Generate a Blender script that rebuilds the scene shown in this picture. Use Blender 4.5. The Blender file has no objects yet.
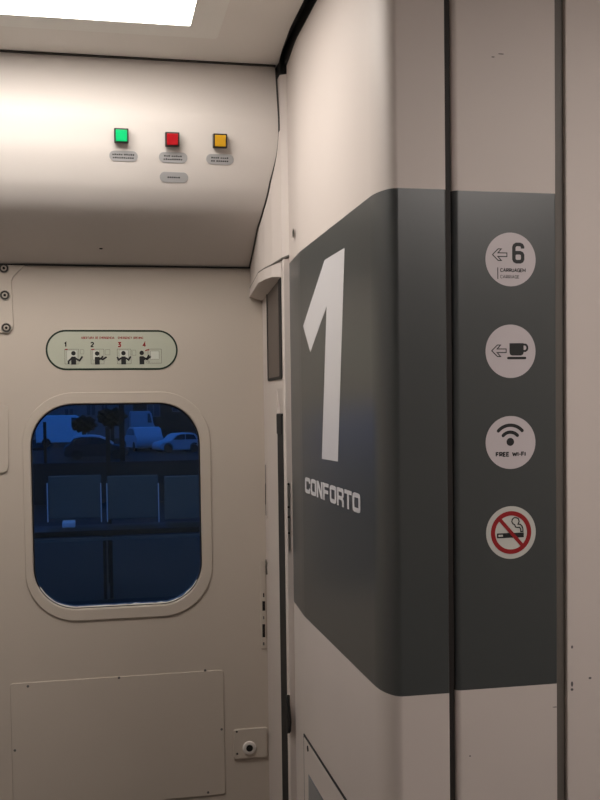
import bpy, bmesh, math, random
from mathutils import Vector, Matrix
random.seed(4)
C = bpy.context.scene.collection
SC = bpy.context.scene

# ------------------------------------------------------------------ camera
YAW, PIT, ROL = math.radians(11.438), math.radians(-2.2212), math.radians(-.7675)
FPX, PX0, PY0 = 1002.855, 300.0, 447.41
fw = Vector((math.sin(YAW)*math.cos(PIT), math.cos(YAW)*math.cos(PIT), math.sin(PIT)))
r0 = fw.cross(Vector((0, 0, 1))).normalized()
u0 = r0.cross(fw)
rt = r0*math.cos(ROL) + u0*math.sin(ROL)
up = -r0*math.sin(ROL) + u0*math.cos(ROL)
EYE = Vector((0, 0, 1.5))
cd = bpy.data.cameras.new('camera')
cam = bpy.data.objects.new('camera', cd)
C.objects.link(cam)
cd.sensor_fit = 'VERTICAL'; cd.sensor_height = 24.0
cd.lens = FPX/800*24.0
cd.shift_y = (PY0-400)/800
cd.clip_start = .02; cd.clip_end = 500
cam.matrix_world = Matrix(((rt.x, up.x, -fw.x, EYE.x), (rt.y, up.y, -fw.y, EYE.y), (rt.z, up.z, -fw.z, EYE.z), (0, 0, 0, 1)))
SC.camera = cam

# ------------------------------------------------------------------ world, exposure
SC.view_settings.view_transform = 'Standard'
SC.view_settings.look = 'None'
SC.view_settings.gamma = 1
SC.view_settings.use_curve_mapping = False
SC.view_settings.exposure = 0.0
SKY = 1.0
CEIL_LIGHT = 10.0
BACK_LIGHT = 13.5
w = bpy.data.worlds.new('dusk'); SC.world = w
w.use_nodes = True
nt = w.node_tree
bg = nt.nodes['Background']
tc = nt.nodes.new('ShaderNodeTexCoord'); sp = nt.nodes.new('ShaderNodeSeparateXYZ')
rp = nt.nodes.new('ShaderNodeValToRGB')
nt.links.new(tc.outputs['Generated'], sp.inputs[0]); nt.links.new(sp.outputs['Z'], rp.inputs[0])
nt.links.new(rp.outputs[0], bg.inputs[0])
rp.color_ramp.elements[0].color = (.035, .22, .85, 1)
rp.color_ramp.elements[1].color = (.03, .20, .80, 1)
bg.inputs[1].default_value = SKY


def at(px, py, ax, v):
    d = rt*((px-PX0)/FPX) - up*((py-PY0)/FPX) + fw
    return EYE + d*((v-EYE[ax])/d[ax])


# ------------------------------------------------------------------ materials
def mat(name, col, rough=.5, spec=.5, metal=0, var=.04, scale=3, bump=0, bscale=300, emit=None, es=0, coat=0):
    m = bpy.data.materials.new(name); m.use_nodes = True
    n = m.node_tree.nodes; l = m.node_tree.links
    b = n['Principled BSDF']
    b.inputs['Roughness'].default_value = rough
    b.inputs['Specular IOR Level'].default_value = spec
    b.inputs['Metallic'].default_value = metal
    b.inputs['Coat Weight'].default_value = coat
    g = n.new('ShaderNodeTexCoord')
    no = n.new('ShaderNodeTexNoise'); no.inputs['Scale'].default_value = scale; no.inputs['Detail'].default_value = 5
    l.new(g.outputs['Object'], no.inputs['Vector'])
    mx = n.new('ShaderNodeMix'); mx.data_type = 'RGBA'
    mx.inputs[6].default_value = [c*(1-var) for c in col]+[1]
    mx.inputs[7].default_value = [min(1, c*(1+var)) for c in col]+[1]
    l.new(no.outputs['Fac'], mx.inputs[0]); l.new(mx.outputs[2], b.inputs['Base Color'])
    if bump:
        n2 = n.new('ShaderNodeTexNoise'); n2.inputs['Scale'].default_value = bscale; n2.inputs['Detail'].default_value = 2
        l.new(g.outputs['Object'], n2.inputs['Vector'])
        bp = n.new('ShaderNodeBump'); bp.inputs['Strength'].default_value = bump; bp.inputs['Distance'].default_value = .001
        l.new(n2.outputs['Fac'], bp.inputs['Height']); l.new(bp.outputs[0], b.inputs['Normal'])
    if emit:
        b.inputs['Emission Color'].default_value = (*emit, 1); b.inputs['Emission Strength'].default_value = es
    return m


M = dict(
    wall=mat('cream_paint', (.52, .45, .385), .42, .4, bump=.12, bscale=160),
    header=mat('warm_white_paint', (.68, .625, .585), .5, .25, bump=.05, bscale=120),
    cab=mat('pinkish_white_laminate', (.62, .55, .51), .5, .28, bump=.06, bscale=180),
    band=mat('grey_vinyl', (.056, .061, .061), .33, .6, bump=.05, bscale=180),
    ceil=mat('ceiling_paint', (.80, .76, .71), .5, .3),
    trim=mat('light_trim', (.85, .83, .78), .45, .3),
    floor=mat('rubber_floor', (.04, .04, .04), .6, .3, var=.2, scale=30),
    rear=mat('vestibule_laminate', (.46, .42, .39), .5, .3),
    rubber=mat('black_rubber', (.012, .012, .013), .6, .3),
    dgrey=mat('dark_grey_rubber', (.06, .055, .05), .55, .3),
    darkstrip=mat('dark_joint_rubber', (.028, .024, .022), .6, .2),
    gseal=mat('grey_brown_seal', (.13, .115, .10), .5, .3),
    brown=mat('brown_plastic', (.09, .07, .062), .4, .4),
    decal=mat('white_vinyl', (.62, .60, .61), .4, .4),
    sticker=mat('pink_white_vinyl', (.58, .52, .53), .4, .4),
    stick2=mat('pale_vinyl', (.56, .55, .51), .4, .4),
    ink=mat('black_ink', (.02, .02, .02), .5, .3),
    greyink=mat('grey_ink', (.12, .11, .11), .5, .3),
    red=mat('red_ink', (.30, .012, .015), .45, .4),
    sign=mat('greenish_sign_film', (.46, .47, .38), .45, .3),
    signframe=mat('dark_green_border', (.012, .025, .015), .5, .3),
    signfill=mat('pale_sign_pane', (.56, .57, .50), .45, .3),
    pill=mat('grey_label_film', (.40, .39, .39), .35, .5),
    screw=mat('painted_screw', (.40, .35, .30), .35, .5),
    hole=mat('dark_hole', (.015, .013, .012), .7, .2),
    metal=mat('brushed_steel', (.55, .53, .5), .32, .5, metal=1),
    bezel=mat('black_bezel', (.02, .015, .012), .35, .5),
    green=mat('green_lens', (.004, .42, .13), .25, .6, emit=(.0, .62, .20), es=.32),
    redl=mat('red_lens', (.42, .006, .012), .25, .6),
    yel=mat('yellow_lens', (.62, .33, .01), .25, .6),
    light=mat('lamp_diffuser', (.9, .9, .9), .5, .3, emit=(1, .95, .89), es=CEIL_LIGHT),
    light2=mat('lamp_diffuser_rear', (.9, .9, .9), .5, .3, emit=(1, .92, .87), es=BACK_LIGHT),
    blue=mat('bluish_label', (.10, .12, .15), .4, .5),
    asphalt=mat('asphalt', (.022, .022, .022), .8, .05, var=.3, scale=2),
    paving=mat('platform_paving', (.050, .026, .012), .7, .05, var=.25, scale=1.5),
    benchm=mat('bench_steel', (.085, .10, .09), .45, .05),
    benchd=mat('bench_dark', (.01, .01, .01), .5, .05),
    benchl=mat('bench_tube', (.75, .75, .75), .3, .5, metal=.6),
    cardark=mat('dark_car_paint', (.012, .013, .015), .22, .6),
    carlight=mat('pale_car_paint', (.38, .40, .42), .3, .6),
    van=mat('white_van_paint', (.75, .78, .8), .4, .5),
    carglass=mat('car_glass', (.03, .035, .04), .1, .6),
    roofl=mat('car_roof_trim', (.6, .62, .65), .3, .6),
    tyre=mat('tyre', (.015, .015, .015), .8, .2),
    facade=mat('facade_plaster', (.16, .16, .16), .8, .05, var=.2, scale=.6),
    facade2=mat('facade_dark', (.022, .024, .024), .8, .05, var=.2, scale=.6),
    leaf=mat('dark_foliage', (.008, .010, .007), .8, .05, var=.5, scale=4),
    papr=mat('paper', (.5, .55, .6), .7, .2),
)
# window glass
g = bpy.data.materials.new('tinted_window_glass'); g.use_nodes = True
n = g.node_tree.nodes; l = g.node_tree.links
n.remove(n['Principled BSDF'])
tr = n.new('ShaderNodeBsdfTransparent'); tr.inputs[0].default_value = (.66, .74, .78, 1)
gl = n.new('ShaderNodeBsdfGlossy'); gl.inputs['Roughness'].default_value = .01; gl.inputs[0].default_value = (.75, .9, .95, 1)
fr = n.new('ShaderNodeFresnel'); fr.inputs[0].default_value = 1.6
mx = n.new('ShaderNodeMixShader')
l.new(fr.outputs[0], mx.inputs[0]); l.new(tr.outputs[0], mx.inputs[1]); l.new(gl.outputs[0], mx.inputs[2])
l.new(mx.outputs[0], n['Material Output'].inputs[0])
M['glass'] = g


# ------------------------------------------------------------------ helpers
class Frame:
    """a flat plane in the room: axis, value, and a right-hand u axis seen from the room"""
    def __init__(s, o, x, y):
        s.o, s.x, s.y = Vector(o), Vector(x).normalized(), Vector(y).normalized()
        s.n = s.x.cross(s.y)

    def uv(s, px, py):
        d = rt*((px-PX0)/FPX) - up*((py-PY0)/FPX) + fw
        t = (s.o-EYE).dot(s.n)/d.dot(s.n)
        p = EYE + d*t - s.o
        return (p.dot(s.x), p.dot(s.y))

    def mw(s, c=(0, 0)):
        o = s.o + s.x*c[0] + s.y*c[1]
        return Matrix(((s.x.x, s.y.x, s.n.x, o.x), (s.x.y, s.y.y, s.n.y, o.y), (s.x.z, s.y.z, s.n.z, o.z), (0, 0, 0, 1)))


def rrect(x0, y0, x1, y1, r, n=8):
    r = min(r, (x1-x0)/2-1e-6, (y1-y0)/2-1e-6); out = []
    for cx, cy, a in ((x1-r, y1-r, 0), (x0+r, y1-r, 90), (x0+r, y0+r, 180), (x1-r, y0+r, 270)):
        for k in range(n+1):
            t = math.radians(a+90*k/n)
            out.append((cx+r*math.cos(t), cy+r*math.sin(t)))
    return out


def circ(cx, cy, r, n=40, ry=None):
    return [(cx+r*math.cos(2*math.pi*k/n), cy+(ry or r)*math.sin(2*math.pi*k/n)) for k in range(n)]


def offs(pts, d, closed):
    out = []; N = len(pts)
    for i in range(N):
        p = Vector(pts[i])
        a = Vector(pts[i-1]) if (closed or i > 0) else None
        b = Vector(pts[(i+1) % N]) if (closed or i < N-1) else None
        ds = []
        if a is not None: ds.append((p-a).normalized())
        if b is not None: ds.append((b-p).normalized())
        ns = [Vector((-q.y, q.x)) for q in ds]
        m = sum(ns, Vector((0, 0))).normalized()
        k = d/max(.35, m.dot(ns[0]))
        out.append(tuple(p+m*k))
    return out


def stroke(pts, w, closed=False):
    a, b = offs(pts, w/2, closed), offs(pts, -w/2, closed)
    return [a, b] if closed else [a+b[::-1]]


OO = [(.15, 0), (.45, 0), (.6, .15), (.6, .85), (.45, 1), (.15, 1), (0, .85), (0, .15), (.15, 0)]
GL = {
    'A': (.7, [[(0, 0), (.35, 1), (.7, 0)], [(.12, .33), (.58, .33)]]), 'B': (.6, [[(0, 0), (0, 1), (.45, 1), (.57, .88), (.57, .65), (.45, .53), (.6, .4), (.6, .12), (.47, 0), (0, 0)], [(0, .53), (.45, .53)]]),
    'C': (.6, [[(.6, .2), (.6, .15), (.45, 0), (.15, 0), (0, .15), (0, .85), (.15, 1), (.45, 1), (.6, .85), (.6, .8)]]), 'D': (.6, [[(0, 0), (0, 1), (.4, 1), (.6, .8), (.6, .2), (.4, 0), (0, 0)]]),
    'E': (.5, [[(.5, 1), (0, 1), (0, 0), (.5, 0)], [(0, .52), (.44, .52)]]), 'F': (.5, [[(.5, 1), (0, 1), (0, 0)], [(0, .5), (.44, .5)]]),
    'Ê': (.5, [[(.5, .8), (0, .8), (0, 0), (.5, 0)], [(0, .42), (.44, .42)], [(.1, .95), (.25, 1.1), (.4, .95)]]),
    'G': (.6, [[(.6, .8), (.6, .85), (.45, 1), (.15, 1), (0, .85), (0, .15), (.15, 0), (.6, 0), (.6, .48), (.35, .48)]]),
    'I': (.05, [[(.02, 0), (.02, 1)]]), 'M': (.8, [[(0, 0), (0, 1), (.4, .3), (.8, 1), (.8, 0)]]), 'N': (.62, [[(0, 0), (0, 1), (.62, 0), (.62, 1)]]),
    'O': (.6, [OO]), 'P': (.57, [[(0, 0), (0, 1), (.45, 1), (.57, .88), (.57, .57), (.45, .45), (0, .45)]]),
    'R': (.6, [[(0, 0), (0, 1), (.45, 1), (.57, .88), (.57, .6), (.45, .48), (0, .48)], [(.35, .48), (.6, 0)]]),
    'T': (.6, [[(0, 1), (.6, 1)], [(.3, 1), (.3, 0)]]), 'U': (.6, [[(0, 1), (0, .15), (.15, 0), (.45, 0), (.6, .15), (.6, 1)]]), 'V': (.7, [[(0, 1), (.35, 0), (.7, 1)]]),
    'W': (.95, [[(0, 1), (.22, 0)], [(.22, 0), (.475, .85)], [(.475, .85), (.73, 0)], [(.73, 0), (.95, 1)]]), 'Y': (.6, [[(0, 1), (.3, .5), (.6, 1)], [(.3, .5), (.3, 0)]]), '-': (.3, [[(0, .45), (.3, .45)]]),
    '1': (.3, [[(0, .75), (.3, 1), (.3, 0)]]), '2': (.6, [[(0, .8), (0, .87), (.15, 1), (.45, 1), (.6, .85), (.6, .65), (0, .12), (0, 0), (.6, 0)]]),
    '3': (.6, [[(0, 1), (.6, 1), (.3, .6), (.5, .58), (.6, .45), (.6, .15), (.45, 0), (.1, 0), (0, .12)]]), '4': (.6, [[(.42, 0), (.42, 1), (0, .3), (.65, .3)]]),
}


class Shape:
    def __init__(s): s.bm = bmesh.new()

    def add_mesh(s, me, mtx=None):
        if mtx is not None: me.transform(mtx)
        s.bm.from_mesh(me); bpy.data.meshes.remove(me)

    def curve(s, cu, mtx=None):
        o = bpy.data.objects.new('tmp', cu); C.objects.link(o)
        dg = bpy.context.evaluated_depsgraph_get(); dg.update()
        me = bpy.data.meshes.new_from_object(o.evaluated_get(dg))
        bpy.data.objects.remove(o); bpy.data.curves.remove(cu)
        s.add_mesh(me, mtx)
        return s

    def flat(s, loops, z0, z1, bev=0):
        cu = bpy.data.curves.new('c', 'CURVE'); cu.dimensions = '2D'; cu.fill_mode = 'BOTH'
        for lp in loops:
            sp = cu.splines.new('POLY'); sp.points.add(len(lp)-1)
            for p, q in zip(sp.points, lp): p.co = (q[0], q[1], 0, 1)
            sp.use_cyclic_u = True
        h = (z1-z0)/2
        if bev:
            cu.bevel_depth = bev; cu.bevel_resolution = 2; cu.offset = -bev; h = max(h-bev, 0)
        cu.extrude = h
        return s.curve(cu, Matrix.Translation((0, 0, (z0+z1)/2)))

    def text(s, body, box, z0, h, wt=.16, sx=None):
        """stroked capitals fitted to box = (u0, v0, u1, v1); wt = stroke weight / height"""
        H = box[3]-box[1]; ws = [GL[c][0] if c in GL else .35 for c in body]
        gap = .26; tot = sum(ws)+gap*(len(body)-1); kx = (box[2]-box[0]-H*wt)/tot; x = box[0]+H*wt/2
        for c, w_ in zip(body, ws):
            for ln in (GL[c][1] if c in GL else []):
                pts = [(x+q[0]*kx, box[1]+H*wt/2+q[1]*(H-H*wt)) for q in ln]
                cl = len(pts) > 2 and (Vector(pts[0])-Vector(pts[-1])).length < 1e-9
                if cl: pts = pts[:-1]
                s.flat(stroke(pts, H*wt, cl), z0, z0+h)
            x += (w_+gap)*kx
        return s

    def box(s, a, b, mi=0, bev=0):
        b2 = bmesh.new(); bmesh.ops.create_cube(b2, size=1)
        for v in b2.verts: v.co = Vector([a[i]+(v.co[i]+.5)*(b[i]-a[i]) for i in range(3)])
        if bev: bmesh.ops.bevel(b2, geom=list(b2.edges), offset=bev, segments=3, affect='EDGES', profile=.5)
        for f in b2.faces: f.material_index = mi
        me = bpy.data.meshes.new('x'); b2.to_mesh(me); b2.free(); s.add_mesh(me)
        return s

    def lathe(s, prof, c=(0, 0), n=28):
        """prof = [(r, z)...] about local z at c, closed at both ends if r == 0"""
        rings = []
        for r, z in prof:
            if r < 1e-7: rings.append([s.bm.verts.new((c[0], c[1], z))])
            else: rings.append([s.bm.verts.new((c[0]+r*math.cos(2*math.pi*k/n), c[1]+r*math.sin(2*math.pi*k/n), z)) for k in range(n)])
        for a, b in zip(rings, rings[1:]):
            for k in range(n):
                k2 = (k+1) % n
                if len(a) == 1: vs = [a[0], b[k], b[k2]]
                elif len(b) == 1: vs = [a[k], b[0], a[k2]]
                else: vs = [a[k], b[k], b[k2], a[k2]]
                s.bm.faces.new(vs)
        for rr in (rings[0], rings[-1]):
            if len(rr) > 2:
                try: s.bm.faces.new(rr)
                except ValueError: pass
        return s

    def prism(s, plan, zs, mids=None, zfun=None):
        """plan (x, y) polygon swept through heights zs; mids[k] = material of that storey"""
        rings = [[s.bm.verts.new((p[0], p[1], z if zfun is None else zfun(i, k, z))) for i, p in enumerate(plan)] for k, z in enumerate(zs)]
        N = len(plan)
        for k in range(len(zs)-1):
            for i in range(N):
                f = s.bm.faces.new([rings[k][i], rings[k][(i+1) % N], rings[k+1][(i+1) % N], rings[k+1][i]])
                if mids: f.material_index = mids(i, k)
        s.bm.faces.new(rings[0][::-1]); s.bm.faces.new(rings[-1])
        return s

    def build(s, name, mats, parent=None, mw=None, smooth=False):
        bmesh.ops.recalc_face_normals(s.bm, faces=s.bm.faces)
        me = bpy.data.meshes.new(name); s.bm.to_mesh(me); s.bm.free()
        for m in (mats if isinstance(mats, (list, tuple)) else [mats]): me.materials.append(M[m])
        if smooth:
            me.polygons.foreach_set('use_smooth', [True]*len(me.polygons))
            me.set_sharp_from_angle(angle=math.radians(35))
        o = bpy.data.objects.new(name, me); C.objects.link(o)
        if parent is not None: o.parent = parent
        if mw is not None: o.matrix_world = mw
        return o


def tag(o, label=None, cat=None, group=None, kind=None):
    if label: o['label'] = label
    if cat: o['category'] = cat
    if group: o['group'] = group
    if kind: o['kind'] = kind
    return o


def empty(name, mw, label, cat, group=None):
    o = bpy.data.objects.new(name, None); C.objects.link(o); o.matrix_world = mw; o.empty_display_size = .02
    return tag(o, label, cat, group)


YD, XW, XL, YP = 3.05, .505, .51, 1.75
FD = Frame((0, YD, 0), (1, 0, 0), (0, 0, 1))        # door leaf
FW = Frame((XW, 0, 0), (0, -1, 0), (0, 0, 1))       # side wall beside the door
FL = Frame((XL, 0, 0), (0, -1, 0), (0, 0, 1))       # cabinet flank
FS = Frame((0, 2.70, 0), (1, 0, 0), (0, 0, 1))      # narrow front strip between side wall and cabinet
FP = Frame((0, YP, 0), (1, 0, 0), (0, 0, 1))        # cabinet front, sign panel
FQ = Frame((0, YP+.006, 0), (1, 0, 0), (0, 0, 1))   # sign panel surface


def uvs(F, pts, c=(0, 0)):
    return [tuple(a-b for a, b in zip(F.uv(*p), c)) for p in pts]


# ================================================================== the setting
tag(Shape().box((-1.3, -2.0, -.06), (2.0, 3.12, 0)).build('floor', 'floor'), kind='structure')
CZ = 2.44
s = Shape()
edge = [at(278, 67, 2, CZ), at(282, 50, 2, CZ), at(290, 28, 2, CZ), at(304, 0, 2, CZ)]
plan = [(-1.3, 2.765), (edge[0].x, 2.765)] + [(p.x, p.y) for p in edge[1:]] + [(.48, 2.0), (.48, -2.0), (-1.3, -2.0)]
s.prism(plan, [CZ, CZ+.03])
s.build('ceiling', 'ceil')['kind'] = 'structure'
tag(Shape().box((.40, -2.0, CZ+.031), (2.0, 3.12, CZ+.06)).box((-1.3, 2.7, CZ+.031), (.4, 3.12, CZ+.06)).box((.505, 2.70, 2.405), (.60, 3.10, CZ+.031)).box((.40, 2.745, 2.4455), (.505, 3.1, CZ+.031)).build('ceiling_gap', 'rubber'), kind='structure')
tag(Shape().box((.565, 2.70, 0), (.62, 3.11, 2.44)).build('wall_right', 'rubber'), kind='structure')  # dark backing slab, added to stop sky leaking through the gaps
tag(Shape().box((.48, -2.0, CZ), (2.0, 1.70, CZ+.03)).build('ceiling', 'ceil'), kind='structure')
tag(Shape().box((-1.3, -2.0, 0), (-1.25, 3.05, CZ)).build('wall_left', 'rear'), kind='structure')
tag(Shape().box((-1.25, -2.0, 0), (1.95, -1.95, CZ)).build('wall_back', 'rear'), kind='structure')
tag(Shape().box((1.95, -1.95, 0), (2.0, 1.75, CZ)).build('wall_right', 'rear'), kind='structure')
tag(Shape().box((-1.25, YD, 0), (-.62, YD+.06, 2.6)).build('wall_far', 'wall'), kind='structure')

# door leaf with the window opening
wl, wr = FD.uv(31.5, 490)[0], FD.uv(201, 490)[0]
wt, wb = FD.uv(120, 403.5)[1], FD.uv(120, 607)[1]
WR = .125
s = Shape()
s.flat([rrect(-.62, .0, XW+.06, 2.6, .001, 1), rrect(wl, wb, wr, wt, WR, 16)], -.06, 0)
door = s.build('door_1', 'wall', None, FD.mw()); door['kind'] = 'structure'
# fine horizontal rib in the leaf
y1 = FD.uv(130, 777)[1]
# raised window surround
ol, orr = FD.uv(23.5, 490)[0], FD.uv(211, 490)[0]
ot, ob = FD.uv(120, 392)[1], FD.uv(120, 618.5)[1]
win = bpy.data.objects.new('window_1', None); C.objects.link(win); win.matrix_world = FD.mw(((wl+wr)/2, (wb+wt)/2)); win['kind'] = 'structure'
cw = ((wl+wr)/2, (wb+wt)/2)
def sh(lp, c): return [(p[0]-c[0], p[1]-c[1]) for p in lp]
s = Shape(); s.flat([sh(rrect(ol, ob, orr, ot, WR+.026, 16), cw), sh(rrect(wl-.001, wb-.001, wr+.001, wt+.001, WR+.001, 16), cw)], 0, .005, .002)
s.build('window_frame', 'wall', win)
s = Shape(); s.flat([sh(rrect(wl, wb, wr, wt, WR, 16), cw), sh(rrect(wl+.004, wb+.0045, wr-.004, wt-.004, WR-.004, 16), cw)], -.030, -.010)
s.build('window_gasket', 'rubber', win)
s = Shape(); s.flat([sh(rrect(wl+.0035, wb+.004, wr-.0035, wt-.0035, WR-.004, 16), cw)], -.024, -.018)
s.build('window_pane', 'glass', win)

lo_ = rrect(wl+.003, wb+.003, wr-.003, wt-.003, WR-.003, 16)
seg = [p for p in lo_ if p[1] < wb+.075]; seg.sort(key=lambda p: p[0])
random.seed(8)
def ins(p, d):
    v = Vector(((wl+wr)/2, (wb+wt)/2+.1))-Vector(p); v.normalize(); return (p[0]+v.x*d, p[1]+v.y*d)
mid = [(seg[0][0]+(seg[-1][0]-seg[0][0])*t/30, wb+.003) for t in range(31)]
xs_ = sorted(set([round(p[0], 5) for p in seg if p[0] < wl+WR or p[0] > wr-WR] + [round(p[0], 5) for p in mid if wl+WR <= p[0] <= wr-WR]))
def ylow(x):
    if x < wl+WR: return wb+.003+(WR-.003)-math.sqrt(max(0, (WR-.003)**2-(wl+WR-x)**2))
    if x > wr-WR: return wb+.003+(WR-.003)-math.sqrt(max(0, (WR-.003)**2-(x-wr+WR)**2))
    return wb+.003
a_ = [(x, ylow(x)) for x in xs_]
b_ = [(p[0], p[1]+random.choice((.0025, .004, .0055, .0035))) for p in a_]
Shape().flat([sh(a_+b_[::-1], cw)], -.0105, -.0085).build('window_sealant', 'trim', win)

# side wall between door and cabinet (recess for the sliding door seal)
pw = [(XW, 3.05), (XW, 2.822), (XW+.012, 2.820), (XW+.012, 2.727), (XW, 2.725), (XW, 2.704), (XW+.003, 2.70), (XW+.08, 2.70), (XW+.08, 3.05)]
ztop = FW.uv(283, 415)[1]
s = Shape()
s.prism(pw, [0, ztop])
n0 = len(s.bm.verts)
s.prism(pw, [ztop, ztop+.075])
s.bm.verts.ensure_lookup_table()
for v in list(s.bm.verts)[n0:]:
    if v.co.z > ztop+.01 and 2.71 < v.co.y < 2.9 and v.co.x < XW+.02: v.co.x = XW; v.co.y += .012 if v.co.y < 2.73 else 0
s.prism([(XW, 3.05), (XW, 2.704), (XW+.003, 2.70), (XW+.08, 2.70), (XW+.08, 3.05)], [ztop+.075, 2.40])
tag(s.build('wall_right', 'cab'), kind='structure')

# ================================================================== overhead panel above the door
prof = [(2.745, CZ-.001), (2.738, 2.40), (2.716, 2.31), (2.711, 2.288), (2.710, 2.268), (2.7135, 2.235), (2.724, 2.185), (2.752, 2.122), (2.772, 2.09), (2.80, 2.058), (2.83, 2.036), (2.88, 2.008), (2.96, 1.970), (3.049, 1.931)]
EX = [(2.70, .5045), (2.713, .5040), (2.750, .4845), (2.80, .4725), (2.86, .4655), (3.05, .4685)]
def endx(y, z=0):
    if z > 2.275 and y < 2.76: return .4995
    for a, b in zip(EX, EX[1:]):
        if a[0] <= y <= b[0]: return a[1]+(b[1]-a[1])*(y-a[0])/(b[0]-a[0])-.0045
    return EX[0][1]-.0045
s = Shape()
# resample smooth
pp = [Vector(p) for p in prof]
fine = []
for i in range(len(pp)-1):
    a = pp[max(i-1, 0)]; b = pp[i]; c = pp[i+1]; d = pp[min(i+2, len(pp)-1)]
    for k in range(4):
        t = k/4
        if i in (0, 3): fine.append(b.lerp(c, t)); continue
        fine.append(.5*((2*b)+(c-a)*t+(2*a-5*b+4*c-d)*t*t+(3*b-a-3*c+d)*t**3))
fine.append(pp[-1])
L = [s.bm.verts.new((-1.25, p.x, p.y)) for p in fine] + [s.bm.verts.new((-1.25, 3.049, CZ-.001))]
Rr = [s.bm.verts.new((endx(p.x, p.y), p.x, p.y)) for p in fine] + [s.bm.verts.new((endx(3.049), 3.049, CZ-.001))]
N = len(L)
for i in range(N): s.bm.faces.new([L[i], L[(i+1) % N], Rr[(i+1) % N], Rr[i]])
s.bm.faces.new(L); s.bm.faces.new(Rr[::-1])
hp = empty('overhead_panel', Matrix.Translation((0, 2.9, 1.93)), 'bulging warm-white overhead panel above the door carrying three square lamps', 'panel')
o = s.build('panel_shell', 'header', hp, smooth=True); o.matrix_world = Matrix()
# header sloped working frame (between crease and belly)
def FHat(px, py):
    d = rt*((px-PX0)/FPX) - up*((py-PY0)/FPX) + fw
    for a, b in zip(fine, fine[1:]):
        n_ = Vector((0, -(a.y-b.y), -(b.x-a.x)))
        den = d.dot(n_)
        if abs(den) < 1e-9: continue
        t = (Vector((0, a.x, a.y))-EYE).dot(n_)/den; p = EYE+d*t
        if b.y-1e-5 <= p.z <= a.y+1e-5 and t > 0:
            i = fine.index(a); q0 = fine[max(i-2, 0)]; q1 = fine[min(i+3, len(fine)-1)]
            return Frame((0, p.y, p.z), (1, 0, 0), (0, q0.x-q1.x, q0.y-q1.y))
def header_y(z):
    for a, b in zip(fine, fine[1:]):
        if b.y <= z <= a.y and a.y-b.y > 1e-6: return a.x+(b.x-a.x)*(a.y-z)/(a.y-b.y)
    return 2.76
c = at(101, 254, 1, 2.97); zz = 1.964
Shape().lathe([(0, .0), (.005, .0), (.004, -.002), (0, -.003)]).build('screw', 'hole', hp, Matrix.Translation((c.x, 2.96, 1.968)))
# black joint lines: ceiling to panel, panel to door, panel end
Shape().box((-1.25, 2.735, CZ-.0035), (.50, 2.765, CZ-.0005)).build('joint_seal', 'dgrey', hp).matrix_world = Matrix()
Shape().box((-1.25, 3.04, 1.9283), (.468, 3.049, 1.932)).build('joint_seal', 'rubber', hp).matrix_world = Matrix()
s = Shape()
A = [s.bm.verts.new((endx(p.x, p.y), p.x-.001, p.y-.001)) for p in fine[2:]]
B = [s.bm.verts.new((endx(p.x, p.y)+.0045, p.x-.001, p.y-.001)) for p in fine[2:]]
A2 = [s.bm.verts.new((endx(p.x, p.y), p.x+.012, p.y+.012)) for p in fine[2:]]
B2 = [s.bm.verts.new((endx(p.x, p.y)+.0045, p.x+.012, p.y+.012)) for p in fine[2:]]
for i in range(len(A)-1):
    s.bm.faces.new([A[i], A[i+1], B[i+1], B[i]]); s.bm.faces.new([A2[i], A2[i+1], B2[i+1], B2[i]])
    s.bm.faces.new([A[i], A[i+1], A2[i+1], A2[i]]); s.bm.faces.new([B[i], B[i+1], B2[i+1], B2[i]])
s.build('end_seal', 'dgrey', hp).matrix_world = Matrix()

# ---- side cover that runs from ceiling down beside the overhead panel, with a hood at the foot
cv = empty('side_cover', Matrix.Translation((.5, 2.8, 1.9)), 'tall warm-white side cover between overhead panel and tall cabinet', 'cover')
z_at = lambda px, py, Y: at(px, py, 1, Y).z
s = Shape()
fy = [2.692, 2.702, 2.75, 2.80, 2.86, 3.049]
fx = [.5221, .5040, .4845, .4725, .4655, .4685]
zb = [z_at(289, 255, 2.692), z_at(284.5, 258, 2.702), z_at(279, 264.5, 2.75), z_at(270, 268, 2.80), z_at(262.5, 272, 2.86), z_at(250, 288, 3.049)]
plan = list(zip(fx, fy)) + [(.5221, 3.049)]
def zc(i, k, z):
    if k == 0: return (zb+[zb[-1]])[i]
    return z
# upper reach is narrower because the overhead panel stands in front of it
s.prism(plan, [0, 2.25, 2.285, 2.402], zfun=lambda i, k, z: zc(i, k, z))
for v in s.bm.verts:
    if v.co.z > 2.28 and v.co.x < .5045: v.co.x = .5045
s.build('cover_sheet', 'cab', cv).matrix_world = Matrix()
s = Shape()
zb2 = [z_at(280.5, 277, 2.752), z_at(271, 280, 2.80), z_at(264, 283, 2.86), z_at(250, 297, 3.049)]
fx2 = [x-.003 for x in fx[2:]]; fx2[0] = .4825
plan2 = [(.504, 2.712)] + list(zip(fx2, fy[2:])) + [(.504, 3.049)]
s.prism(plan2, [0, 1], zfun=lambda i, k, z: ([z_at(284, 277, 2.712)]+zb2+[zb2[-1]-.012])[i] if k == 0 else ([zb[1]]+zb[2:]+[zb[-1]])[i]-.004)
s.build('hood', 'cab', cv).matrix_world = Matrix()
s = Shape()
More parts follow.
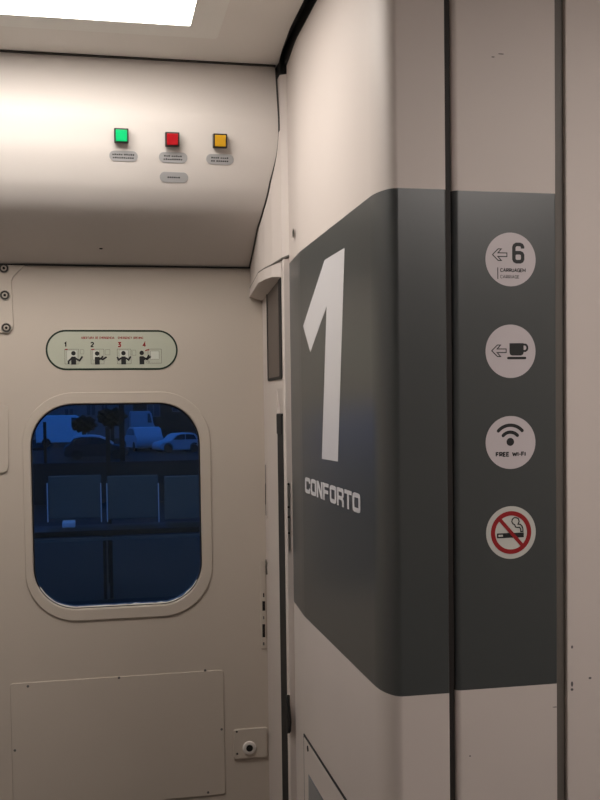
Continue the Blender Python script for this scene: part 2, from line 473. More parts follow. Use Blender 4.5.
for a, b, za, zb_ in zip(list(zip(fx, fy)), list(zip(fx, fy))[1:], zb, zb[1:]):
    vs = [s.bm.verts.new((a[0]-.002, a[1], za-.004)), s.bm.verts.new((b[0]-.002, b[1], zb_-.004)), s.bm.verts.new((b[0]-.002, b[1], zb_+.0005)), s.bm.verts.new((a[0]-.002, a[1], za+.0005)),
          s.bm.verts.new((a[0]+.01, a[1], za-.004)), s.bm.verts.new((b[0]+.01, b[1], zb_-.004)), s.bm.verts.new((b[0]+.01, b[1], zb_+.0005)), s.bm.verts.new((a[0]+.01, a[1], za+.0005))]
    for f in ((0, 1, 2, 3), (4, 5, 6, 7), (0, 1, 5, 4), (3, 2, 6, 7), (0, 3, 7, 4), (1, 2, 6, 5)): s.bm.faces.new([vs[q] for q in f])
s.build('joint_seal', 'gseal', cv).matrix_world = Matrix()

# ================================================================== tall cabinet with the class number
ZT = 2.425
b0, b1 = .969, 1.8945
RC = .042
def arc(cx, cy, r, a0, a1, n):
    return [(cx+r*math.cos(math.radians(a0+(a1-a0)*k/n)), cy+r*math.sin(math.radians(a0+(a1-a0)*k/n))) for k in range(n+1)]
plan = [(XL+.030, 2.699), (.5245, 2.699), (.5225, 2.697), (.5115, 2.525)] + arc(XL+.02, 2.49, .02, 175, 180, 2) + [(XL+.031+.031*math.cos(math.radians(a)), YP+.085+.085*math.sin(math.radians(a))) for a in [180+90*q/48 for q in range(49)]] + [(.628, YP)] + arc(.628, YP+.003, .003, 270, 360, 4) + [(.631, 2.699)]
cb = empty('tall_cabinet', Matrix.Translation((.57, 1.9, 0)), 'tall round-cornered cabinet with grey band and large white 1, beside the door', 'cabinet')
s = Shape()
NB = 2
s.prism(plan, [0, b0, b1, ZT], mids=lambda i, k: 1 if k == 1 and 2 <= i < len(plan)-1 else 0)
s.build('cabinet_body', ['cab', 'band'], cb).matrix_world = Matrix()
Shape().box((.515, 1.80, ZT), (.62, 2.69, CZ+.03)).build('top_seal', 'rubber', cb).matrix_world = Matrix()

# sign panel to its right
pn = empty('sticker_wall_panel', Matrix.Translation((.75, YP, 0)), 'tall narrow wall panel with dark grey band carrying four round stickers', 'panel')
s = Shape()
plan = [(.6455, YP+.05)] + arc(.6575, YP+.018, .012, 180, 270, 10) + [(.8465, YP+.006)] + arc(.8465, YP+.008, .002, 270, 360, 3) + [(.8485, YP+.05)]
s.prism(plan, [0, b0+.0015, b1, 2.44], mids=lambda i, k: 1 if k == 1 else 0)
s.build('panel_body', ['cab', 'band'], pn).matrix_world = Matrix()
def speck(F, px, py, w, h, parent, name='paint_chip', m='greyink'):
    c = F.uv(px, py)
    k = F.uv(px+1, py)[0]-c[0]
    return Shape().flat([circ(0, 0, w*k/2, 10, h*k/2)], 0, .0004).build(name, m, parent, F.mw(c))
speck(FQ, 470, 756, 1.6, 1.6, pn); speck(FQ, 493, 57, 3.5, 1, pn, 'scuff', 'gseal'); speck(FQ, 501, 54, 6, 1, pn, 'scuff', 'gseal'); speck(FQ, 555, 707, 5, .8, pn, 'scuff', 'greyink')

# plain end panel
ep = empty('end_panel', Matrix.Translation((1.1, YP, 0)), 'plain pinkish-white wall panel right of the sign panel with small paint chips', 'panel')
plan = [(.866, YP+.05)] + arc(.869, YP+.003, .003, 180, 270, 4) + [(1.95, YP), (1.95, YP+.05)]
s = Shape(); s.prism(plan, [0, 2.44]); s.build('panel_body', 'cab', ep).matrix_world = Matrix()
FE = Frame((0, YP, 0), (1, 0, 0), (0, 0, 1))
for a in ((572, 684, 2.2, 5), (572, 689.5, 2.8, 2.5), (572, 647, 2, 3), (590, 678, 3, 2)): speck(FE, a[0], a[1], a[2], a[3], ep)
# joint strips
t = tag(Shape().box((.631, YP+.014, 0), (.645, YP+.05, 2.44)).build('joint_strip', 'darkstrip', None), 'narrow dark grey joint strip between tall cabinet and sign panel', 'joint strip')
t = tag(Shape().box((.8487, YP+.010, 0), (.8659, YP+.05, 2.44)).build('joint_strip', 'gseal', None), 'narrow grey-brown joint strip right of the sticker panel', 'joint strip')

# keyhole near the top of the band
c = FL.uv(293.5, 233)
k = empty('keyhole', FL.mw(c), 'small dark keyhole on the cabinet flank just above the grey band', 'keyhole')
Shape().flat([circ(0, 0, .013, 24, .013), circ(0, 0, .010, 24, .010)], 0, .001).build('ring', 'screw', k)
Shape().flat([circ(0, 0, .0095, 24, .0105)], 0, .0008).build('cam', 'hole', k)

# big "1"
pts = uvs(FL, [(344.6, 248), (324.8, 260), (303.2, 326), (310.4, 352), (326.8, 306), (322, 458.8), (338, 461.6)])
pts[0] = (pts[0][0], pts[0][1]); c = pts[5]
tag(Shape().flat([sh(pts, c)], 0, .0004).build('number_decal', 'decal', None, FL.mw(c)), 'large white number 1 on the grey band of the tall cabinet', 'number decal')
# CONFORTO
a = FL.uv(305.3, 492); b = FL.uv(360.5, 514.5); a2 = FL.uv(305.3, 475.5); b2 = FL.uv(360.5, 496)
vb, vt = (a[1]+b[1])/2, (a2[1]+b2[1])/2
U0, U1 = a[0], b[0]; H = vt-vb
def letter(ch):
    """unit box 0..1 wide, 0..1 high, stroke width w"""
    w_ = .24; h = w_/2; x0, x1, y0, y1 = h, 1-h, h, 1-h; q = .13
    if ch == 'O': return [stroke([(x0+q, y0), (x1-q, y0), (x1-.03, y0+.03), (x1, y0+q), (x1, y1-q), (x1-.03, y1-.03), (x1-q, y1), (x0+q, y1), (x0+.03, y1-.03), (x0, y1-q), (x0, y0+q), (x0+.03, y0+.03)], w_, True)]
    if ch == 'C': return [stroke([(x1, .34), (x1, y0+q), (x1-.03, y0+.03), (x1-q, y0), (x0+q, y0), (x0+.03, y0+.03), (x0, y0+q), (x0, y1-q), (x0+.03, y1-.03), (x0+q, y1), (x1-q, y1), (x1-.03, y1-.03), (x1, y1-q), (x1, .66)], w_)]
    if ch == 'N': return [[[(0, 0), (0, 1), (.30, 1), (.76, .36), (.76, 1), (1, 1), (1, 0), (.70, 0), (.24, .64), (.24, 0)]]]
    if ch == 'F': return [[[(0, 0), (0, 1), (.92, 1), (.92, .79), (.25, .79), (.25, .6), (.84, .6), (.84, .39), (.25, .39), (.25, 0)]]]
    if ch == 'T': return [[[(0, 1), (1, 1), (1, .79), (.625, .79), (.625, 0), (.375, 0), (.375, .79), (0, .79)]]]
    if ch == 'R': return [[[(0, 0), (0, 1), (.82, 1), (.95, .95), (1, .84), (1, .58), (.95, .49), (.88, .46), (.97, .38), (1, .28), (1, 0), (.75, 0), (.75, .26), (.68, .35), (.25, .35), (.25, 0)], [(.25, .79), (.68, .79), (.75, .74), (.75, .62), (.68, .56), (.25, .56)]]]
s = Shape(); word = 'CONFORTO'; gap = .11; tot = 8+gap*7; kx = (U1-U0)/tot
for i, ch in enumerate(word):
    for lp in letter(ch):
        s.flat([[((i*(1+gap)+p[0])*kx, p[1]*H) for p in q] for q in lp], 0, .0004)
tag(s.build('word_decal', 'decal', None, FL.mw((U0, vb))), 'white word CONFORTO in bold capitals under the large number 1', 'lettering')

# service hatch with grille at the foot of the cabinet flank
h0 = FL.uv(304, 733); zlow = .30
c = h0
vg = empty('service_hatch', FL.mw(c), 'low white service hatch with slotted grille on the cabinet flank', 'hatch')
W = .60
Shape().flat([rrect(0, zlow-c[1], W, 0, .004), rrect(.005, zlow-c[1]+.005, W-.005, -.007, .003)], 0, .0015).build('hatch_gap', 'rubber', vg)
Shape().flat([rrect(.006, zlow-c[1]+.006, W-.006, -.008, .003)], 0, .002, .0006).build('hatch_door', 'cab', vg)
p = uvs(FL, [(308.7, 748.5)], c)[0]
Shape().lathe([(.0075, .0019), (.0075, .0032), (.005, .0036), (0, .0034)], p).build('screw', 'hole', vg)
g0 = uvs(FL, [(309.3, 774)], c)[0]
s = Shape(); s.flat([rrect(g0[0], g0[1]-.10, g0[0]+.30, g0[1], .002)], .0019, .0024); gr = s.build('grille', 'blue', vg)
s = Shape()
for k in range(24): s.box((g0[0]+.006+k*.0122, g0[1]-.096, .0023), (g0[0]+.012+k*.0122, g0[1]-.004, .0042))
s.build('grille_bars', 'pill', gr)

# ================================================================== fittings on the side wall
# dark recessed panel (slot) near the top
c = FW.uv(274, 330)
r = empty('side_recess', FW.mw(c), 'tall narrow dark brown recessed panel under the hood beside the door', 'recess')
q = uvs(FW, [(267.3, 284), (281, 276.5), (281.5, 377.5), (267.8, 378)], c)
x0, x1, z0, z1 = q[0][0], q[1][0], q[2][1], q[1][1]
Shape().flat([rrect(x0, z0, x1, z1, .006)], 0, .0012).build('back_plate', 'brown', r)
Shape().flat([rrect(x0-.004, z0-.004, x1+.004, z1+.004, .009), rrect(x0+.004, z0+.004, x1-.03, z1-.004, .006)], 0, .003).build('recess_rim', 'rubber', r)
# vertical rubber seal in its groove
zt = ztop
sl = empty('door_seal', Matrix.Translation((XW, 2.75, 0)), 'long black rubber door seal running down the side wall to the frame bottom', 'seal')
Shape().box((XW-.0005, 2.728, .0), (XW+.0115, 2.819, zt-.004), bev=.002).build('seal_strip', 'rubber', sl).matrix_world = Matrix()
Shape().box((XW-.003, 2.740, zt-.055), (XW+.0115, 2.819, zt+.004), bev=.004).build('seal_cap', 'rubber', sl).matrix_world = Matrix()
# strike plate with slots
c = FS.uv(288.6, 516)
st = empty('strike_plate', FS.mw(c), 'slim bluish metal strike plate between the seal and the grey band', 'strike plate')
q = uvs(FS, [(287.2, 482), (290.4, 551)], c)
Shape().flat([rrect(q[0][0], q[1][1], q[1][0], q[0][1], .004)], 0, .002, .0005).build('plate', 'metal', st)
for py in (484, 507, 517, 533):
    v = uvs(FS, [(288.6, py)], c)[0][1]
    Shape().lathe([(.0028, .0018), (.0028, .0026), (.0015, .0028), (0, .0026)], (0, v), 12).build('screw', 'hole', st)
# small black door handle low on the cabinet edge
c = FS.uv(288, 714)
hd = empty('grab_handle', FS.mw(c), 'small curved black handle low beside the rubber seal', 'handle')
s = Shape()
zs = [(-.050, .003, .003), (-.044, .010, .003), (-.02, .018, .0035), (.0, .020, .002), (.025, .018, 0), (.043, .010, -.003), (.050, .003, -.004)]
vs = []
for v, d, sx_ in zs: vs.append([s.bm.verts.new((dx+sx_, v, dz)) for dx, dz in ((-.004, 0), (-.004, d*.7), (0, d), (.004, d*.7), (.004, 0))])
for a, b in zip(vs, vs[1:]):
    for k in range(5): s.bm.faces.new([a[k], a[(k+1) % 5], b[(k+1) % 5], b[k]])
s.bm.faces.new(vs[0]); s.bm.faces.new(vs[-1])
s.build('grip', 'rubber', hd, smooth=True)
Shape().flat([rrect(-.0045, -.054, .0055, .054, .003)], 0, .002).build('mounting_plate', 'dgrey', hd)

# ================================================================== fittings on the door
def screw(parent, p, z, rr=.0045, m='screw'):
    o = Shape().lathe([(rr, z-.0004), (rr, z+.0012), (rr*.8, z+.002), (0, z+.002)], p, 18).build('screw', m, parent)
    Shape().lathe([(rr*.45, z+.0019), (rr*.45, z+.0024), (0, z+.0024)], p, 6).build('hex_socket', 'hole', o)
    return o

# access panel
c = FD.uv(116, 740)
ap = empty('access_panel', FD.mw(c), 'large flush access panel low on the door under the window', 'panel')
x0, x1 = FD.uv(11.5, 740)[0]-c[0], FD.uv(224.5, 740)[0]-c[0]
z1 = FD.uv(116, 676.5)[1]-c[1]; z0 = FD.uv(190, 797)[1]-c[1]
Shape().flat([rrect(x0, z0, x1, z1, .010)], 0, .0035, .0015).build('panel_sheet', 'wall', ap)
for px, py in ((28, 686), (119, 677.5), (205, 670), (15, 750), (221.5, 729), (208, 792)):
    p = uvs(FD, [(px, py)], c)[0]
    Shape().lathe([(.0038, .0032), (.0038, .0042), (.002, .0046), (0, .0046)], p, 14).build('screw', 'greyink', ap)
# lock plate with round cylinder
c = FD.uv(249, 742)
lp = empty('lock_plate', FD.mw(c), 'raised plate with round key lock at the lower right of the door', 'lock')
q = uvs(FD, [(233, 729), (267.5, 757)], c)
Shape().flat([rrect(q[0][0], q[1][1]+.002, q[1][0], q[0][1], .009)], 0, .007, .003).build('plate', 'wall', lp)
p = uvs(FD, [(249, 747)], c)[0]
o = Shape().lathe([(.021, .0065), (.021, .010), (.0185, .013), (.012, .014), (.011, .012), (.0, .012)], p, 36).build('lock_collar', 'header', lp, smooth=True)
o2 = Shape().lathe([(.0105, .0119), (.0105, .0128), (.006, .0132), (.006, .0128), (0, .0128)], p, 28).build('lock_cylinder', 'hole', o)
for px, py in ((236.5, 731), (237, 753)): screw(lp, uvs(FD, [(px, py)], c)[0], .0068, .0032, 'dgrey')
# hinge bracket top left
c = FD.uv(6, 300)
hb = empty('hinge_bracket', FD.mw(c), 'painted hinge bracket with three washered screws at the upper left of the door', 'bracket')
pts = uvs(FD, [(-60, 264.5), (26, 264.5), (22, 268), (13, 277), (11.5, 281), (13.5, 325), (12.5, 329.5), (9, 332), (-1, 333), (-60, 333)], c)
Shape().flat([pts], -.001, .0058, .0008).build('bracket_plate', 'wall', hb)
for px, py in ((4, 268.5), (5, 295.5), (6.5, 328)):
    p = uvs(FD, [(px, py)], c)[0]
    o = Shape().lathe([(.0155, .0058), (.0155, .0068), (.0135, .0078), (.0125, .0072), (.0085, .0072), (.0075, .0085), (0, .0085)], p, 28).build('screw', 'screw', hb, smooth=True)
    Shape().lathe([(.0135, .0076), (.0125, .0084), (.0105, .0076)], p, 28).build('washer', 'dgrey', o)
    Shape().lathe([(.0042, .0084), (.0042, .0089), (0, .0089)], p, 6).build('hex_socket', 'hole', o)
# plate at left edge at mid height
c = FD.uv(0, 440)
pts = uvs(FD, [(-60, 406), (4, 405), (7.5, 407), (9, 411), (9, 466), (7.5, 471), (3, 473), (-60, 474)], c)
tag(Shape().flat([pts], 0, .006, .0025).build('handle_plate', 'wall', None, FD.mw(c)), 'raised cream plate cut by the left photo edge beside the window', 'plate')
# latch strip with dark slots
c = FD.uv(263, 604)
ls = empty('latch_strip', FD.mw(c), 'narrow latch strip with two black slots at the right edge of the door', 'latch')
q = uvs(FD, [(259.5, 561), (267, 648)], c)
Shape().flat([rrect(q[0][0], q[1][1], XW-.003-c[0], q[0][1], .004)], 0, .003, .001).build('strip_plate', 'wall', ls)
for y0, y1, m, ww in ((593, 597, 'hole', .004), (601, 610.5, 'hole', .0085), (616, 619, 'greyink', .0035), (624, 637, 'hole', .0085), (642, 645, 'greyink', .005)):
    a = uvs(FD, [(263.5, y0), (263.5, y1)], c)
    Shape().flat([rrect(a[0][0]-ww/2, a[1][1], a[0][0]+ww/2, a[0][1], .001)], .0028, .0036).build('slot' if m == 'hole' else 'screw', m, ls)
# slit above
c = FD.uv(264.3, 490)
q = uvs(FD, [(264, 463), (265.2, 516)], c)
sg = empty('slit_guide', FW.mw(FW.uv(266.5, 490)), 'thin vertical slit guide in the side wall right of the window', 'latch')
Shape().flat([rrect(-.012, -.088, .012, .088, .011)], 0, .0025, .0008).build('guide_plate', 'cab', sg)
Shape().flat([rrect(-.006, -.078, .0055, .078, .003)], .0024, .003).build('slit', 'gseal', sg)
Shape().flat([rrect(-.006, -.045, .0055, .02, .003)], .0029, .0034).build('slit_tongue', 'hole', sg)
# small hook at the top of the latch strip, on the side wall
c = FW.uv(267, 567)
tag(Shape().flat([stroke([(-.006, .02), (.006, .012), (-.002, 0), (.006, -.022)], .007)[0]], 0, .005).build('latch_hook', 'gseal', None, FW.mw(c)), 'tiny bent metal hook on the wall above the black latch slots', 'hook')

# ---- emergency instruction sign over the window
c = FD.uv(112.5, 350)
sn = empty('instruction_sign', FD.mw(c), 'pill-shaped greenish sign with four emergency opening pictograms above the window', 'sign')
kx = FD.uv(113.5, 350)[0]-c[0]; ky = c[1]-FD.uv(112.5, 351)[1]
def P(px, py):      # sign's own flat layout
    return ((px-112.0)*kx, -(py-350)*ky)
w2, h2 = 66*kx, 20*ky
Shape().flat([rrect(-w2, -h2, w2, h2, h2, 20)], 0, .0006).build('sign_film', 'sign', sn)
Shape().flat([rrect(-w2, -h2, w2, h2, h2, 20), rrect(-w2+.0052, -h2+.0052, w2-.0052, h2-.0052, h2, 20)], .0005, .0012).build('border', 'signframe', sn)
a, b = P(81, 339.0), P(143, 336.7)
Shape().text('ABERTURA DE EMERGÊNCIA   EMERGENCY OPENING', (a[0], a[1], b[0], b[1]), .0006, .0003, .17).build('heading', 'red', sn)
def R4(px0, py0, px1, py1): a, b = P(px0, py1), P(px1, py0); return (a[0], a[1], b[0], b[1])
def frame_(s, x0, y0, x1, y1, t=.0009, z=.0006):
    a = R4(x0, y0, x1, y1); s.flat([rrect(*a, .0015, 3), rrect(a[0]+t, a[1]+t, a[2]-t, a[3]-t, .001, 3)], z, z+.0004)
def figure(s, hx, hy, arms, cut=364.5, wd=2.4):
    p = P(hx, hy); s.flat([circ(p[0], p[1], 2.25*kx, 20)], .0011, .0016)
    bt = [P(hx-wd+.6, hy+3.3), P(hx+wd-.6, hy+3.3), P(hx+wd, hy+4.2), P(hx+wd, cut), P(hx-wd, cut), P(hx-wd, hy+4.2)]
    s.flat([bt], .0011, .0016)
    for k, ar in enumerate(arms):
        s.flat(stroke([P(*q) for q in ar], 1.7*kx), .0016, .0020)
def pane(a):
    Shape().flat([rrect(*R4(*a), .001, 3)], .0006, .0009).build('pictogram_pane', 'signfill', sn)
# 1
picts = [
    ('1', 64.2, (64.5, 349, 78.5, 364), (66.5, 350, 76.8, 361), (73.2, 353.2), [[(71.5, 358), (68.3, 361), (68.2, 364)], [(75.5, 358.5), (79, 360.5), (82, 356.3)]], (79.8, 349.5, 83.6, 354)),
    ('2', 90.3, (90.3, 349, 103.5, 364), (92, 350, 99, 360), (96.6, 353.5), [[(98.5, 358), (102, 359.5), (106, 357)], [(98, 360), (101.5, 357.5), (102, 356)]], (104.5, 349.5, 109.5, 355)),
    ('3', 117.2, (116.5, 349, 130.6, 364), (118.5, 350, 128, 360), (122.9, 353.2), [[(120.8, 358), (118, 360), (116.6, 357)], [(125.3, 358), (128, 360), (130, 356.5)]], (131.5, 350, 135.5, 355.5)),
    ('4', 142.4, (147.5, 349, 161.5, 363.5), (150, 351, 159, 359.5), (141.3, 353), [[(143.5, 357.8), (146.5, 359.5), (150.3, 356.5)], [(143.5, 359.5), (147, 358.2), (148.5, 355)]], (146, 361.2, 149.2, 363.5)),
]
for nm, nx, fr1, fr2, hd_, arms, small in picts:
    pane(fr2)
    s = Shape(); frame_(s, *fr1); frame_(s, *fr2, .0007, .0009); frame_(s, *small, .0007)
    s.build('pictogram_frame', 'greyink', sn)
    s = Shape(); figure(s, hd_[0], hd_[1], arms); s.build('pictogram_figure', 'ink', sn)
    a = R4(nx, 342.0, nx+(2.2 if nm == '1' else 3.4), 347.2)
    Shape().text(nm, a, .0006, .0004, .22).build('numeral', 'red' if nm in '34' else 'ink', sn)
for q in ([P(145, 351), P(146.5, 350), P(149, 350)], [P(65, 349.6), P(67.5, 349.2)], [P(91, 349.6), P(94, 349.2)]):
    s = Shape(); s.flat(stroke(q, 1*kx), .0010, .0014); s.build('arrow_mark', 'red', sn)

# ---- indicator lamps and label plates on the overhead panel
def lamp(px, py, m, label):
    FH = FHat(px, py+3); c = FH.uv(px, py)
    e = empty('indicator_lamp', FH.mw(c), label, 'indicator lamp', 'square indicator lamps on the overhead panel')
    h = .0185
    Shape().box((-h, -h, -.004), (h, h, .022), bev=.0015).build('bezel', 'bezel', e)
    Shape().box((-h+.0038, -h+.0038, .016), (h-.0038, h-.0038, .0245), bev=.0015).build('lens', m, e)
lamp(121.2, 136.0, 'green', 'lit green square lamp, leftmost on the overhead panel')
lamp(171.9, 139.8, 'redl', 'unlit red square lamp, middle one on the overhead panel')
lamp(219.4, 141.3, 'yel', 'amber-yellow square lamp, rightmost on the overhead panel')
def pill(px, py, lines, label, w=28.5, hh=10.5):
    FH = FHat(px, py); c = FH.uv(px, py); a = FH.uv(px-w/2, py); b = FH.uv(px+w/2, py); t = FH.uv(px, py-hh/2); d = FH.uv(px, py+hh/2)
    W, H = (b[0]-a[0])/2, (t[1]-d[1])/2
    e = empty('label_plate', FH.mw(c), label, 'label', 'grey label plates on the overhead panel')
    Shape().flat([rrect(-W, -H, W, H, H, 12)], -.001, .0012, .0003).build('plate', 'pill', e)
    s = Shape(); n = len(lines)
    for i, words in enumerate(lines):
        tw = sum(words)+.5*(len(words)-1); x = -tw*.5*W*.15; y = (0 if n == 1 else (.28-.62*i))*H
        for wd in words:
            k = 0
            while k < wd-.3:
                s.box((x, y-H*.14, .0012), (x+W*.105, y+H*.14*random.choice((1, 1, .6)), .0015)); x += W*.15; k += 1
            x += W*.075
    s.build('lettering', 'ink', e)
pill(123.6, 156, [(5, 5), (10,)], 'grey label plate with two small text lines under the green lamp')
pill(173.2, 157.5, [(3, 5), (9,)], 'grey label plate with two small text lines directly under the red lamp')
pill(220, 159.3, [(4, 4), (2, 6)], 'grey label plate with two small text lines under the yellow lamp', 27.5)
pill(174.0, 177.3, [(6,)], 'grey label plate with one text line, lowest on the overhead panel')

# ================================================================== round stickers
def sticker(py, label, px=510.6):
    c = FQ.uv(px, py)
    e = empty('round_sticker', FQ.mw(c), label, 'sticker', 'round stickers on the grey band')
    return e, FQ.uv(px+1, py)[0]-c[0], c
RS = .0495
def disc(e, m): Shape().flat([circ(0, 0, RS, 64)], 0, .0004).build('sticker_disc', m, e)
def arrow(e, cx, cy, k):
    """outlined arrow pointing left; coordinates in photo pixels about the centre"""
    pts = [(-7.2, 0), (-1.6, 5.4), (1.6, 5.4), (-1.8, 1.7), (7.2, 1.7), (7.2, -1.7), (-1.8, -1.7), (1.6, -5.4), (-1.6, -5.4)]
    s = Shape(); s.flat(stroke([((cx+x)*k, (cy+y)*k) for x, y in pts], .85*k, True), .0004, .0007); s.build('arrow', 'ink', e)
k = .00197
# 1: carriage 6
e, _, c0 = sticker(259.5, 'topmost round sticker, arrow and number 6 over CARRUAGEM CARRIAGE'); disc(e, 'sticker')
arrow(e, -11.0, 4.3, k)
s = Shape()
def K(pts): return [(x*k, y*k) for x, y in pts]
s.flat([K(p) for p in stroke([(5.6, 6.4), (9.6, 6.4), (11.2, 5.6), (12, 4.2), (12, .4), (11.2, -1.2), (9.6, -2.0), (5.6, -2.0), (4.0, -1.2), (3.2, .4), (3.2, 4.2), (4.0, 5.6)], 3.4, True)], .0004, .0007)
s.flat([K(stroke([(3.2, 3.6), (3.2, 11.4), (4.0, 13.2), (5.8, 14.2), (9.4, 14.2), (11.2, 13.4), (12, 11.8), (12, 10.4)], 3.4)[0])], .0004, .00072)
s.build('number_six', 'ink', e)
Shape().text('CARRUAGEM', (-10.5*k, -11.8*k, 15*k, -8.3*k), .0004, .0003, .2).build('word', 'ink', e)
Shape().text('CARRIAGE', (-10.5*k, -17.8*k, 8.5*k, -14.6*k), .0004, .0003, .15).build('word', 'greyink', e)
Shape().flat([rrect(-13.4*k, -18.5*k, -12.6*k, -7.6*k, .0001)], .0004, .0007).build('rule', 'ink', e)
# 2: cafe
e, _, _ = sticker(351.3, 'second round sticker from the top, arrow pointing to a black cup'); disc(e, 'sticker')
arrow(e, -11.8, .5, k)
s = Shape(); s.flat([K([(-1.2, 7.6), (13, 7.6), (13, -1), (12.4, -3), (10.6, -4), (1.2, -4), (-.6, -3), (-1.2, -1)])], .0004, .0007)
s.flat([K(p) for p in stroke([(13, 6.3), (14.8, 6.3), (16, 5.6), (16.7, 4.2), (16.7, 2.4), (16, 1), (14.8, .3), (13, .3)], 1.9)], .0004, .0008)
s.flat([K(rrect(-3.6, -7.6, 15.6, -5.2, 1.1, 5))], .0004, .0007); s.build('cup_symbol', 'ink', e)
# 3: wifi
e, _, _ = sticker(442.5, 'third round sticker from the top, wireless waves over FREE WI-FI'); disc(e, 'sticker')
s = Shape()
for R_, wd, sp_ in ((16.4, 3.2, 47), (9.8, 3.2, 47)):
    pts = [(R_*math.sin(math.radians(a)), R_*math.cos(math.radians(a))) for a in [-sp_+2*sp_*j/16 for j in range(17)]]
    s.flat([K([(x-.4, y) for x, y in stroke(pts, wd)[0]])], .0004, .0007)
    for q in (pts[0], pts[-1]): s.flat([K(circ(q[0]-.4, q[1], wd/2, 16))], .0005, .0008)
s.flat([K(circ(-.4, .6, 3.8, 28))], .0004, .0007); s.build('wireless_symbol', 'ink', e)
Shape().text('FREE WI-FI', (-15.2*k, -13.4*k, 15.2*k, -8.8*k), .0004, .0003, .25).build('word', 'ink', e)
# 4: no smoking
e, _, _ = sticker(532.5, 'lowest round sticker, red ring no-smoking sign with cigarette', 511); disc(e, 'stick2')
s = Shape(); s.flat([K([(-14.3, -.4), (12.8, -.4), (12.8, -5), (-14.3, -5)]), K([(-12.8, -1.7), (-8.2, -1.7), (-8.2, -3.7), (-12.8, -3.7)])], .0004, .0007); s.build('cigarette_symbol', 'ink', e)
s = Shape()
s.flat([K(p) for p in stroke([(12.0, .5), (12.0, 3.0), (11, 6.0), (9.2, 7.5), (7, 7.8), (8.2, 10.2), (7.4, 13), (5.2, 14), (3, 14), (1.3, 12.6), (.8, 10.2), (2, 8.2), (3.8, 7.2), (4.4, 5.2), (6.2, 4.6), (8.6, 4.6), (9.8, 3), (9.8, .5)], 1.1, True)], .0004, .0007)
s.build('smoke_symbol', 'ink', e)
s = Shape(); s.flat([K(circ(0, 0, 20.4, 56)), K(circ(0, 0, 16.2, 56))], .0004, .0009)
d = Vector((1, -1.12)).normalized(); nn = Vector((-d.y, d.x))
s.flat([K([tuple(d*a_+nn*b_) for a_, b_ in ((-17.5, 1.7), (17.5, 1.7), (17.5, -1.7), (-17.5, -1.7))])], .0007, .0010)
s.build('prohibition_ring', 'red', e)

# ================================================================== ceiling lamps
def ceil_lamp(x0, y0, x1, y1, m, label, fr=.075):
    e = empty('ceiling_lamp', Matrix.Translation(((x0+x1)/2, (y0+y1)/2, CZ)), label, 'ceiling lamp')
    s = Shape(); s.flat([rrect(x0-fr, y0-fr, x1+fr, y1+fr, .01), rrect(x0, y0, x1, y1, .004)], CZ-.004, CZ-.0002, .001); s.build('lamp_frame', 'trim', e).matrix_world = Matrix()
    Shape().box((x0+.001, y0+.001, CZ-.003), (x1-.001, y1-.001, CZ-.001)).build('diffuser', m, e).matrix_world = Matrix()
ceil_lamp(-.75, 1.93, .244, 2.487, 'light', 'bright white rectangular ceiling lamp panel at the upper left')
ceil_lamp(.95, -.1, 1.6, .85, 'light2', 'second ceiling lamp panel, above and right of the viewer')

# ================================================================== outside the window
def out(name, s, m, parent=None): o = s.build(name, m, parent); o.matrix_world = Matrix(); return o
GZ = -1.2
tag(out('platform', Shape().box((-12, 3.9, -.5), (12, 13, -.12)), 'paving'), kind='structure')
tag(out('ground', Shape().box((-80, 13, GZ-.1), (80, 140, GZ)), 'asphalt'), kind='structure')
tag(out('track_bed', Shape().box((-12, 3.3, GZ-.1), (12, 3.9, GZ)), 'asphalt'), kind='structure')
def op(px, py, Y): return at(px, py, 1, Y)
# unseen fill light, added to lift bench and platform out of the blue
ld = bpy.data.lights.new('platform_fill_light', 'AREA'); ld.shape = 'RECTANGLE'; ld.size = 1.5; ld.size_y = .2; ld.energy = 14; ld.color = (.8, 1, .85)
lo = bpy.data.objects.new('platform_fill', ld); C.objects.link(lo); lo.location = (.6, 7.6, 3.2); lo.rotation_euler = (math.radians(25), 0, 0)
# bench
YB = 9.0
bn = empty('platform_bench', Matrix.Translation((op(110, 520, YB).x, YB, -.12)), 'dark metal platform bench seen through the window', 'bench')
zs_ = op(110, 524, YB).z
out('seat', Shape().box((op(20, 0, YB).x, YB-.45, zs_-.05), (op(215, 0, YB).x, YB+.02, zs_), bev=.012), 'benchd', bn)
out('seat_edge', Shape().box((op(20, 0, YB).x, YB-.47, zs_-.085), (op(215, 0, YB).x, YB-.445, zs_-.06)), 'benchm', bn)
for x0, x1 in ((49, 101), (108, 158), (165, 215)):
    a, b = op(x0, 522, YB), op(x1, 475, YB)
    o = out('backrest', Shape().box((a.x, YB+.02, a.z+.02), (b.x, YB+.045, b.z), bev=.01), 'benchm', bn)
for x in (48, 101.5, 107.5, 159):
    a, b = op(x, 522, YB), op(x, 483, YB)
    out('frame_tube', Shape().box((a.x-.005, YB-.012, a.z), (a.x+.005, YB+.0, b.z)), 'benchl', bn)
for x in (104, 110):
    a = op(x, 522, YB)
    out('leg', Shape().box((a.x-.014, YB-.25, -.12), (a.x+.014, YB-.2, a.z-.05)), 'benchd', bn)
a = op(60, 520, YB)
tag(out('paper_sheet', Shape().box((op(51, 0, YB).x, YB-.2, zs_+.001), (op(64, 0, YB).x, YB-.02, zs_+.05), bev=.01), 'papr'), 'small pale crumpled sheet lying on the left seat of the bench', 'paper')
# post behind the bench
a = op(109, 500, 9.6)
tag(out('sign_post', Shape().box((a.x-.02, 9.56, -.12), (a.x+.02, 9.64, 1.35)), 'benchd'), 'dark post standing behind the platform bench between its backrests', 'post')
# low boundary wall
tag(out('boundary_wall', Shape().box((-30, 30, GZ), (40, 30.3, op(110, 462, 30).z)), 'facade2'), kind='structure')

